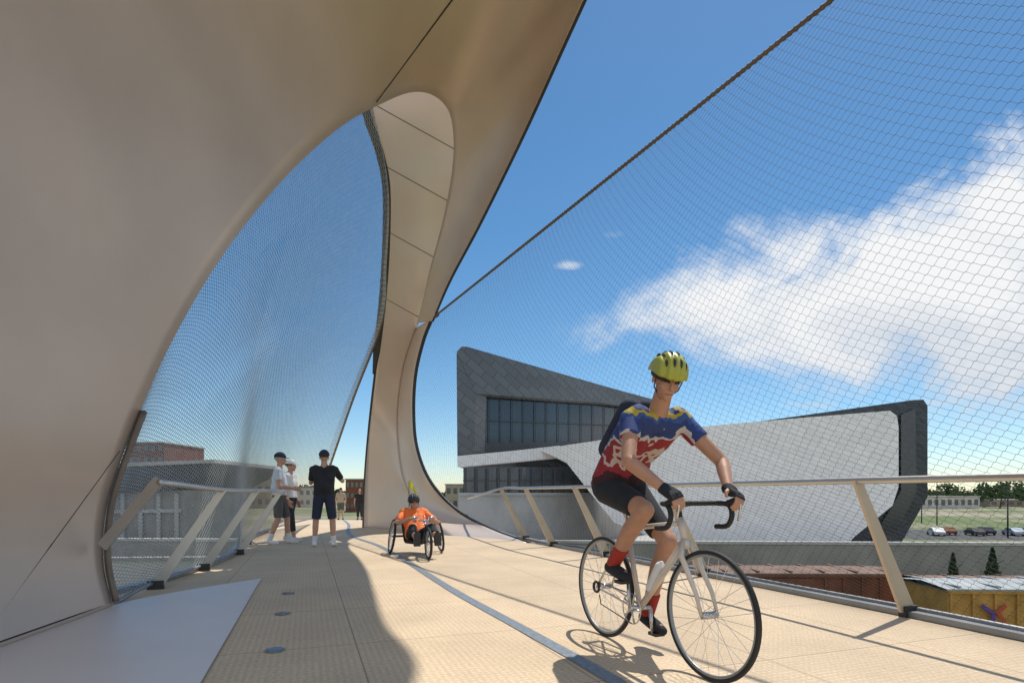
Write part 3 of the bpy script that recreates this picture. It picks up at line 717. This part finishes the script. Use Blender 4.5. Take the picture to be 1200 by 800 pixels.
def person(label,loc,rz,J,vox=.009,skin='skin',shirt=None,sleeve=.55,pants=None,leg=.9,shoe='white',hat=None,hair='hair',belly=0,detail=False,k=1.,sock=None,gloves=None,handcurl=.35,vest=None,pack=None):
    e=empty('person',loc,label,'person',None,rz)
    J={a:Vector(b) for a,b in J.items()}
    lat=J.get('lat',V(0,1,0)); pel,che,nk,hd=J['pel'],J['che'],J['nk'],J['hd']; wa=pel.lerp(che,.5)+J.get('arch',V(0,0,0))
    def torso(ex):
        it=[]
        for s in (-1,1):
            it+= [('c',pel+lat*s*.07,.108+ex,wa+lat*s*.055,.098+ex+belly*.3),('c',wa+lat*s*.055,.098+ex+belly*.3,che+lat*s*.075,.108+ex),
                  ('c',che+lat*s*.075,.108+ex,J['sh'+'RL'[s>0]].lerp(nk,.25),.066+ex)]
        it.append(('c',wa,.10+ex+belly,che,.10+ex)); it.append(('c',J['shL'],.056+ex,J['shR'],.056+ex))
        return it
    it=torso(0)
    hi,m3,hp=head_items(hd,J['hf'],J['hu'],k)
    it+=hi; it.append(('c',nk-(hd-nk)*.2,.06,hd.lerp(nk,.35),.052))
    for s in 'LR':
        sg=1 if s=='L' else -1
        it+= [('c',J['sh'+s],.052,J['el'+s],.04),('c',J['el'+s],.041,J['el'+s].lerp(J['wr'+s],.35),.04),('c',J['el'+s].lerp(J['wr'+s],.35),.04,J['wr'+s],.027)]
        it+= [('c',J['hp'+s],.088,J['kn'+s],.058),('c',J['kn'+s],.057,J['kn'+s].lerp(J['an'+s],.35)+J.get('cb'+s,V(-.01,0,0)),.056),('c',J['kn'+s].lerp(J['an'+s],.35)+J.get('cb'+s,V(-.01,0,0)),.056,J['an'+s],.036)]
        tf=J['tf'+s].normalized()
        it.append(('c',J['an'+s]+V(0,0,-.03),.036,J['an'+s]+tf*.15+V(0,0,-.05),.026))
        hdir=J.get('hd'+s,J['wr'+s]-J['el'+s]); hn=J.get('hn'+s,V(0,-sg,0)); hs_=J.get('hs'+s,V(1,0,0))
        it+=hand_items(J['wr'+s],hdir,hn,hs_,J.get('curl',V(handcurl,0,0)).x,1.02)
    body=blob('body',it,vox,skin,e,3 if detail else 2)
    if shirt:
        it=torso(.016)
        for s in 'LR':
            q_=J['sh'+s].lerp(J['el'+s],sleeve); it.append(('c',J['sh'+s],.064,q_,.060,1))
        blob('shirt',it,vox*1.2,shirt,e)
    if vest: blob('vest',torso(.03),vox*1.2,vest,e)
    if pack:
        d=(che-pel).normalized(); bkn=lat.cross(d); bkn=bkn if bkn.x<0 else -bkn
        blob('backpack',[('c',pel.lerp(che,.35)+bkn*.17+lat*s*.06,.075,che+d*.06+bkn*.165+lat*s*.06,.07) for s in (-1,1)],vox*1.3,pack,e)
    if pants:
        it=[]
        for s in (-1,1): it.append(('c',pel+lat*s*.07+V(0,0,-.02),.122,pel.lerp(wa,.55)+lat*s*.06,.112))
        for s in 'LR':
            kn=J['kn'+s]
            if leg<=1: it.append(('c',J['hp'+s],.104,J['hp'+s].lerp(kn,leg),.083 if sleeve!=.45 else .078,1))
            else:
                it.append(('c',J['hp'+s],.104,kn,.074)); it.append(('c',kn,.074,kn.lerp(J['an'+s],leg-1),.058,1))
        blob('shorts' if leg<=1 else 'trousers',it,vox*1.2,pants,e)
    for s in 'LR':
        tf=J['tf'+s].normalized(); a=J['an'+s]
        blob('shoe',[('c',a+V(0,0,-.035)-tf*.03,.042,a+tf*.08+V(0,0,-.05),.042),('c',a+tf*.08+V(0,0,-.05),.042,a+tf*.165+V(0,0,-.058),.03),('c',a+V(0,0,-.04),.042,a+V(0,0,.0),.044,1)],.008,shoe,e)
        if sock: blob('sock',[('c',a+V(0,0,-.01),.044,a.lerp(J['kn'+s],.3),.05,1)],.008,sock,e)
    def shellcap(sc,zmin,m,nm,off=(0,0,0),noise=0):
        mb=MB(); G=[]; n=14; kk=28
        for i in range(n+1):
            th=(math.pi/2+zmin)*i/n; row=[]
            for j in range(kk):
                a=2*math.pi*j/kk; r=1+noise*math.sin(a*9+i)
                row.append(hp(-.01+off[0]+sc[0]*math.sin(th)*math.cos(a)*r,off[1]+sc[1]*math.sin(th)*math.sin(a)*r,.025+off[2]+sc[2]*math.cos(th)*r))
            G.append(row)
        mb.grid(G,closev=True); o=mb.build(nm,m,e,True); sd=o.modifiers.new('s','SOLIDIFY'); sd.thickness=.006; sd.offset=1; return o
    if hair: shellcap((.104,.083,.10),.25 if hat else .3,hair,'hair',(-.012,0,-.002),.01)
    if hat=='cap':
        shellcap((.112,.09,.108),-.05,shirt_hat,'cap',(0,0,.006))
        mb=MB(); G=[]
        for i in range(7):
            t=(i/6-.5)*2; G.append([hp(.07-.02*abs(t),t*.07,.045),hp(.175-.06*t*t,t*.06,.03)])
        mb.grid(G); o=mb.build('cap_brim',shirt_hat,e,True); sd=o.modifiers.new('s','SOLIDIFY'); sd.thickness=.006
    if hat=='helmet':
        mb=MB(); G=[]; n=16; kk=64
        for i in range(n+1):
            th=(math.pi/2+.02)*i/n; row=[]
            for j in range(kk):
                a=2*math.pi*j/kk; y=math.sin(th)*math.sin(a)
                rid=1+.055*math.cos(y*16)*min(1,math.sin(th)*1.5)
                row.append(hp(-.02+.142*math.sin(th)*math.cos(a)*rid,.105*y*rid,.028+.123*math.cos(th)*rid+(.0 if math.cos(a)>0 else -.03*math.sin(th)*abs(math.cos(a)))))
            G.append(row)
        mb.grid(G,closev=True); o=mb.build('helmet',J_helmet,e,True); sd=o.modifiers.new('s','SOLIDIFY'); sd.thickness=.012
        for yv in (-.59,-.2,.2,.59):
            for (t0,t1) in ((-.95,-.5),(-.25,.25),(.5,1.0)):
                pts=[]; ww=math.sqrt(1-yv*yv); f_=1+.055*math.cos(yv*16)
                for q_ in range(7):
                    th=t0+(t1-t0)*q_/6; pts.append(hp(-.02+.142*math.sin(th)*ww*f_,.105*yv*f_,.028+.123*math.cos(th)*ww*f_+.006))
                MB().tube(pts,[.002,.006,.008,.008,.008,.006,.002],6).build('vent','steel_dark',o)
        for s in (-1,1): MB().tube([hp(.03,s*.085,.02),hp(.03,s*.075,-.05),hp(.035,s*.01,-.118)],.004,6).build('strap','steel_dark',o)
    if detail:
        for s in (-1,1): MB().ell(hp(.078,s*.031,.008),(.013,.015,.010),m3).build('eye','eye',body,True)
        MB().ell(hp(.0915,0,-.063),(.009,.025,.005),m3).build('mouth','lip',body,True)
    if gloves:
        for s in 'LR':
            sg=1 if s=='L' else -1
            d=J.get('hd'+s,J['wr'+s]-J['el'+s]).normalized(); n=J.get('hn'+s,V(0,-sg,0)); n=(n-d*n.dot(d)).normalized(); t=d.cross(n); t=t if t.dot(J.get('hs'+s,V(1,0,0)))>0 else -t
            gi=[('c',J['wr'+s]-d*.01,.034,J['wr'+s]+d*.03,.034)]
            for i in range(4):
                off=.028-.0185*i; b=J['wr'+s]+d*.085+t*off; gi.append(('c',J['wr'+s]+d*.015+t*off*.6,.022,b,.017)); gi.append(('c',b,.0145,b+(d*math.cos(.4)+n*math.sin(.4))*.028,.013,1))
            blob('glove',gi,.005,gloves,e,2)
    return e
def standing(h=1.75,stride=0.,hands=None,spread=.1):
    s=h/1.75; z=.085
    J=dict(pel=(0,0,.95*s),che=(0,0,1.27*s),nk=(0.0,0,1.46*s),hd=(.02,0,1.635*s),hf=(1,0,-.05),hu=(0,0,1),
      shL=(0,.18,1.40*s),shR=(0,-.18,1.40*s),elL=(-.04,.25,1.12*s),elR=(-.04,-.25,1.12*s),wrL=(.06,.25,.88*s),wrR=(.06,-.25,.88*s),
      hpL=(0,.095,.90*s),hpR=(0,-.095,.90*s),knL=(.03+stride*.6,spread,.49*s),knR=(.03-stride*.2,-spread,.49*s),anL=(stride,spread*1.15,z),anR=(-stride,-spread*1.15,z),
      tfL=(1,.2,0),tfR=(1,-.2,0),lat=(0,1,0))
    if hands: J.update(hands)
    return J
Jm=standing(1.80,.03,dict(shL=(0,.20,1.45),shR=(0,-.20,1.45),elL=(.16,.25,1.20),elR=(.14,-.33,1.24),wrL=(.34,.11,1.42),wrR=(.34,-.12,1.44),hdL=(.3,-.5,.6),hdR=(.3,.5,.6),hnL=(-1,-.3,0),hnR=(-1,.3,0),hsL=(0,-.6,-1),hsR=(0,.6,-1),hf=(1,0,.0),curl=(.45,0,0)),.15)
person('standing man in black T-shirt and dark shorts seen from behind, hands raised to face',(-3.55,10.75,0),R(105),Jm,shirt='black_cloth',sleeve=.75,pants='navy',leg=.95,shoe='white',hat='cap',belly=.06,k=1.05,sock='shirt_w')
ph=empty('phone',(-3.55,10.75,0),'small black phone held up by the man in black','phone',rz=R(105))
MB().box((.39,0,1.52),(.012,.17,.075)).build('phone_case','steel_dark',ph); MB().tube([(.397,.055,1.54),(.402,.055,1.54)],.008,10).build('camera_lens','glass',ph)
Jw=standing(1.80,.16,dict(elR=(.05,-.24,1.14),wrR=(.28,-.18,1.10)),.09)
person('man in pale blue-grey T-shirt, dark shorts and cap walking beside the left railing',(-4.62,11.3,0),R(10),Jw,shirt='shirt_l',sleeve=.6,pants='khaki',leg=.95,shoe='shirt_w',hat='cap',belly=.05,sock='shirt_w',hair='hairg')
shirt_hat='white'
Jw=standing(1.70,-.12,{},.08)
person('person in white top and dark trousers just behind the man in the pale T-shirt',(-4.72,12.1,0),R(0),Jw,shirt='shirt_w',sleeve=.9,pants='jean',leg=1.7,shoe='shirt_w',hat='cap',hair='hair')
shirt_hat='navy'
Jw=standing(1.72,.15,{},.09)
person('distant person in a tan top walking away through the gap',(-9.15,30.4,deckz(30.4)),R(110),Jw,vox=.014,shirt='buff' ,sleeve=.6,pants='khaki',leg=.9,shoe='jean',hat=None)
Jw=standing(1.55,.1,{},.09)
person('distant smaller person in dark clothes near the column base',(-7.6,28.4,deckz(28.4)),R(-80),Jw,vox=.014,shirt='black_cloth',sleeve=.6,pants='jean',leg=1.8,shoe='jean',hat=None)

# ------------------------------------------------------------------ bicycle
bl=V(.65,4.0,0); bf=V(.39,-.92,0).normalized(); brz=math.atan2(bf.y,bf.x)
bk=empty('bicycle',bl,'cream road bicycle ridden by the cyclist in the colourful jersey','bicycle',rz=brz)
def wheel(c,rad,parent,axis=(0,1,0),tw=.014,spokes=28,hubw=.04,name='wheel',sr=.0013):
    c=Vector(c); ax=Vector(axis).normalized()
    o=MB().ring(c,axis,rad-tw*2,.011,64,8).build(name,'curb',parent,True)
    MB().ring(c,axis,rad-tw,tw,64,8).build('tyre','rubber',o,True)
    mb=MB(); a=V(0,0,1); b=ax.cross(a).normalized(); a=b.cross(ax)
    for i in range(spokes):
        t=2*math.pi*i/spokes; s=hubw*(1 if i%2 else -1); t2=t+(.9 if (i//2)%2 else -.9)
        mb.tube([c+ax*s+(a*math.cos(t2)+b*math.sin(t2))*.022,c+(a*math.cos(t)+b*math.sin(t))*(rad-tw*2.3)],sr,4,caps=False)
    mb.build('spokes','chrome',o); MB().tube([c-ax*hubw*1.2,c+ax*hubw*1.2],.02,14).build('hub','chrome',o,True)
    return o
wheel((0,0,.35),.35,bk); wheel((1.04,0,.35),.35,bk)
fr=MB(); BBp=V(.42,0,.275); ST=V(.27,0,.80); HT=V(.80,0,.86); HB=V(.845,0,.73)
fr.tube([HB,BBp],.021,12).tube([BBp,ST],.017,12).tube([HT+V(0,0,-.03),ST+V(.01,0,-.03)],.016,12).tube([HT,HB],.02,12)
for s in (-1,1):
    fr.tube([BBp+V(0,s*.03,0),V(0,s*.06,.35)],.010,8); fr.tube([ST+V(0,s*.015,-.06),V(0,s*.06,.35)],.008,8)
fr.build('frame','frame_w',bk,True)
fk=MB()
for s in (-1,1): fk.tube([HB+V(0,s*.02,0),HB+V(.03,s*.05,-.08),V(1.0,s*.055,.46),V(1.04,s*.055,.35)],[.016,.016,.012,.009],8)
fk.tube([HB+V(0,0,.01),HB+V(.01,0,-.04)],.022,10); fk.build('fork','frame_w',bk,True)
MB().tube([ST,V(.235,0,.95)],.0135,10).build('seat_post','chrome',bk,True)
blob('saddle',[('c',(.10,0,.965),.05,(.24,0,.96),.03),('c',(.24,0,.96),.03,(.38,0,.955),.018),('c',(.12,-.04,.962),.035,(.12,.04,.962),.035)],.006,'rubber',bk)
MB().tube([HT,HT+V(-.005,0,.07),V(.88,0,.945)],.016,10).build('stem','steel_dark',bk,True)
for s in (-1,1):
    MB().tube(cr([V(.88,0,.945),V(.88,s*.1,.945),V(.89,s*.19,.945),V(.96,s*.21,.935),V(.985,s*.21,.88),V(.95,s*.21,.82),V(.86,s*.21,.81)],30),.0145,10).build('handlebar','rubber',bk,True)
    blob('brake_hood',[('c',(.95,s*.21,.945),.017,(1.01,s*.21,.965),.017),('c',(1.01,s*.21,.965),.017,(1.03,s*.21,1.0),.012)],.005,'rubber',bk)
    MB().tube([V(1.03,s*.21,.985),V(1.05,s*.21,.93),V(1.03,s*.21,.85)],[.008,.007,.006],6).build('brake_lever','chrome',bk,True)
cy=-.065
mb=MB(); mb.ring(BBp+V(0,cy,0),(0,1,0),.095,.004,40,6)
for k in range(5):
    a=k*2*math.pi/5; mb.tube([BBp+V(0,cy,0),BBp+V(.093*math.cos(a),cy,.093*math.sin(a))],.006,6)
mb.tube([BBp+V(0,-.08,0),BBp+V(0,.07,0)],.02,12); mb.build('chainring','chrome',bk,True)
mb=MB(); mb.tube([BBp+V(0,cy,.093),V(0,cy,.385)],.004,6).tube([BBp+V(0,cy,-.093),V(.06,cy,.24),V(.04,cy,.30)],.004,6); mb.ring((0,cy,.35),(0,1,0),.035,.01,20,6); mb.build('chain','steel_dark',bk,True)
pdL=BBp+V(.02,.11,-.17); pdR=BBp+V(-.02,-.12,.17)
for s,pp in ((1,pdL),(-1,pdR)):
    cpt=BBp+V(0,s*.075,0); MB().tube([cpt,V(pp.x,s*.08,pp.z)],[.014,.010],8).build('crank','chrome',bk,True)
    MB().box((pp.x,pp.y,pp.z),(.08,.07,.02)).build('pedal','steel_dark',bk)
blob('bottle',[('c',(.53,0,.42),.033,(.62,0,.56),.033),('c',(.62,0,.56),.02,(.635,0,.585),.014)],.006,'shirt_w',bk)
Jr=dict(pel=(.17,0,1.07),che=(.48,-.01,1.375),nk=(.635,-.02,1.50),hd=(.745,-.045,1.665),hf=(.84,-.25,-.50),hu=(.50,0,.86),lat=(0,1,0),arch=(-.03,0,.035),
 shL=(.60,.185,1.44),shR=(.60,-.195,1.435),elL=(.77,.34,1.19),elR=(.77,-.33,1.18),wrL=(.945,.222,1.025),wrR=(.945,-.222,1.025),
 hpL=(.19,.09,1.03),hpR=(.19,-.09,1.03),knL=(.56,.11,.70),knR=(.62,-.11,.90),anL=(pdL.x-.11,.12,pdL.z+.11),anR=(pdR.x-.10,-.125,pdR.z+.11),
 tfL=(1,.0,-.15),tfR=(1,-.0,-.1),cbL=(-.02,0,0),cbR=(-.02,0,0),
 hdL=(.8,-.05,-.35),hdR=(.8,.05,-.35),hnL=(-.1,-.35,-1),hnR=(-.1,.35,-1),hsL=(.2,-1,0),hsR=(.2,1,0),curl=(.75,0,0))
person('cyclist in blue, red and white jersey, black shorts and yellow-green helmet leaning on the handlebars',bl,brz,Jr,vox=.0055,skin='skin2',shirt='jersey',sleeve=.45,pants='black_cloth',leg=.80,shoe='black_cloth',hat='helmet',hair='hair',detail=True,sock='red',gloves='black_cloth',pack='navy')

# ------------------------------------------------------------------ hand tricycle
tl=V(-1.62,9.6,0); trz=math.atan2(-1,.36)
tk=empty('recumbent_tricycle',tl,'low black hand-cranked tricycle with the rider in the orange vest','tricycle',rz=trz)
for s in (-1,1): wheel((0,s*.40,.29),.29,tk,(0,1,.14*s),.020,20,.03,sr=.0025)
wheel((1.05,0,.24),.24,tk,(0,1,0),.020,20,.03,sr=.0025)
mb=MB(); mb.tube([(0,-.38,.29),(0,.38,.29)],.018,8).tube([(0,0,.26),(.5,0,.20),(.85,0,.44),(.9,0,.52)],.022,8)
for s in (-1,1): mb.tube([(.88,s*.03,.48),(1.05,s*.05,.24)],.012,8); mb.tube([(0,s*.2,.285),(-.3,s*.17,.7)],.012,8)
mb.build('frame','steel_dark',tk,True)
mb=MB(); g=[]
for a,z in ((.45,.22),(.15,.19),(0,.21),(-.18,.37),(-.38,.62)): g.append([V(a,-.2,z+.02),V(a,0,z-.01),V(a,.2,z+.02)])
o=mb.grid(g).build('seat','rubber',tk,True); x=o.modifiers.new('s','SOLIDIFY'); x.thickness=.03
mb=MB(); mb.ring((.70,0,.58),(0,1,0),.08,.006,24,6); mb.tube([(.70,-.08,.58),(.70,.08,.58)],.012,8).tube([(.70,0,.58),(.88,0,.50)],.014,8)
for s in (-1,1): mb.tube([(.70,s*.08,.58),(.58,s*.08,.62)],.010,8).tube([(.58,s*.08,.62),(.58,s*.2,.62)],.016,8)
mb.build('hand_crank','chrome',tk,True)
for s in (-1,1): MB().box((.98,s*.16,.30),(.05,.1,.2)).build('footrest','steel_dark',tk)
Jt=dict(pel=(.10,0,.32),che=(-.14,0,.56),nk=(-.22,0,.70),hd=(-.21,0,.845),hf=(1,0,-.05),hu=(.05,0,1),lat=(0,1,0),
 shL=(-.18,.18,.66),shR=(-.18,-.18,.66),elL=(.10,.37,.50),elR=(.10,-.37,.50),wrL=(.48,.17,.60),wrR=(.48,-.17,.60),
 hpL=(.12,.09,.31),hpR=(.12,-.09,.31),knL=(.55,.15,.45),knR=(.55,-.15,.45),anL=(.88,.16,.31),anR=(.88,-.16,.31),tfL=(.4,0,1),tfR=(.4,0,1),
 hnL=(.2,-.6,-1),hnR=(.2,.6,-1),hdL=(1,-.1,.1),hdR=(1,.1,.1),hsL=(0,-1,.3),hsR=(0,1,.3),curl=(.8,0,0),cbL=(0,0,-.01),cbR=(0,0,-.01))
J_helmet='steel_dark'
person('person in an orange vest and black helmet reclining in the hand-cranked tricycle',tl,trz,Jt,vox=.008,skin='skin',shirt='orange',sleeve=.7,pants='black_cloth',leg=1.6,shoe='jean',hat='helmet',hair='hair',detail=True,vest='orange')
fl=empty('safety_flag',tl,'small yellow-green flag on a thin pole behind the tricycle rider','flag',rz=trz)
MB().tube([(-.35,-.06,.3),(-.35,-.06,1.22)],.005,6).build('pole','steel_dark',fl)
mb=MB(); G=[]
for i in range(13):
    u=i/12; hh=.15*(1-.75*u)+.03*math.sin(u*14); zz=1.05+.05*math.sin(u*6)
    G.append([V(-.35+.04*math.sin(u*9),-.06+u*.15,zz+hh*v_) for v_ in (0,.5,1)])
mb.grid(G).build('pennant','yellow',fl,True)
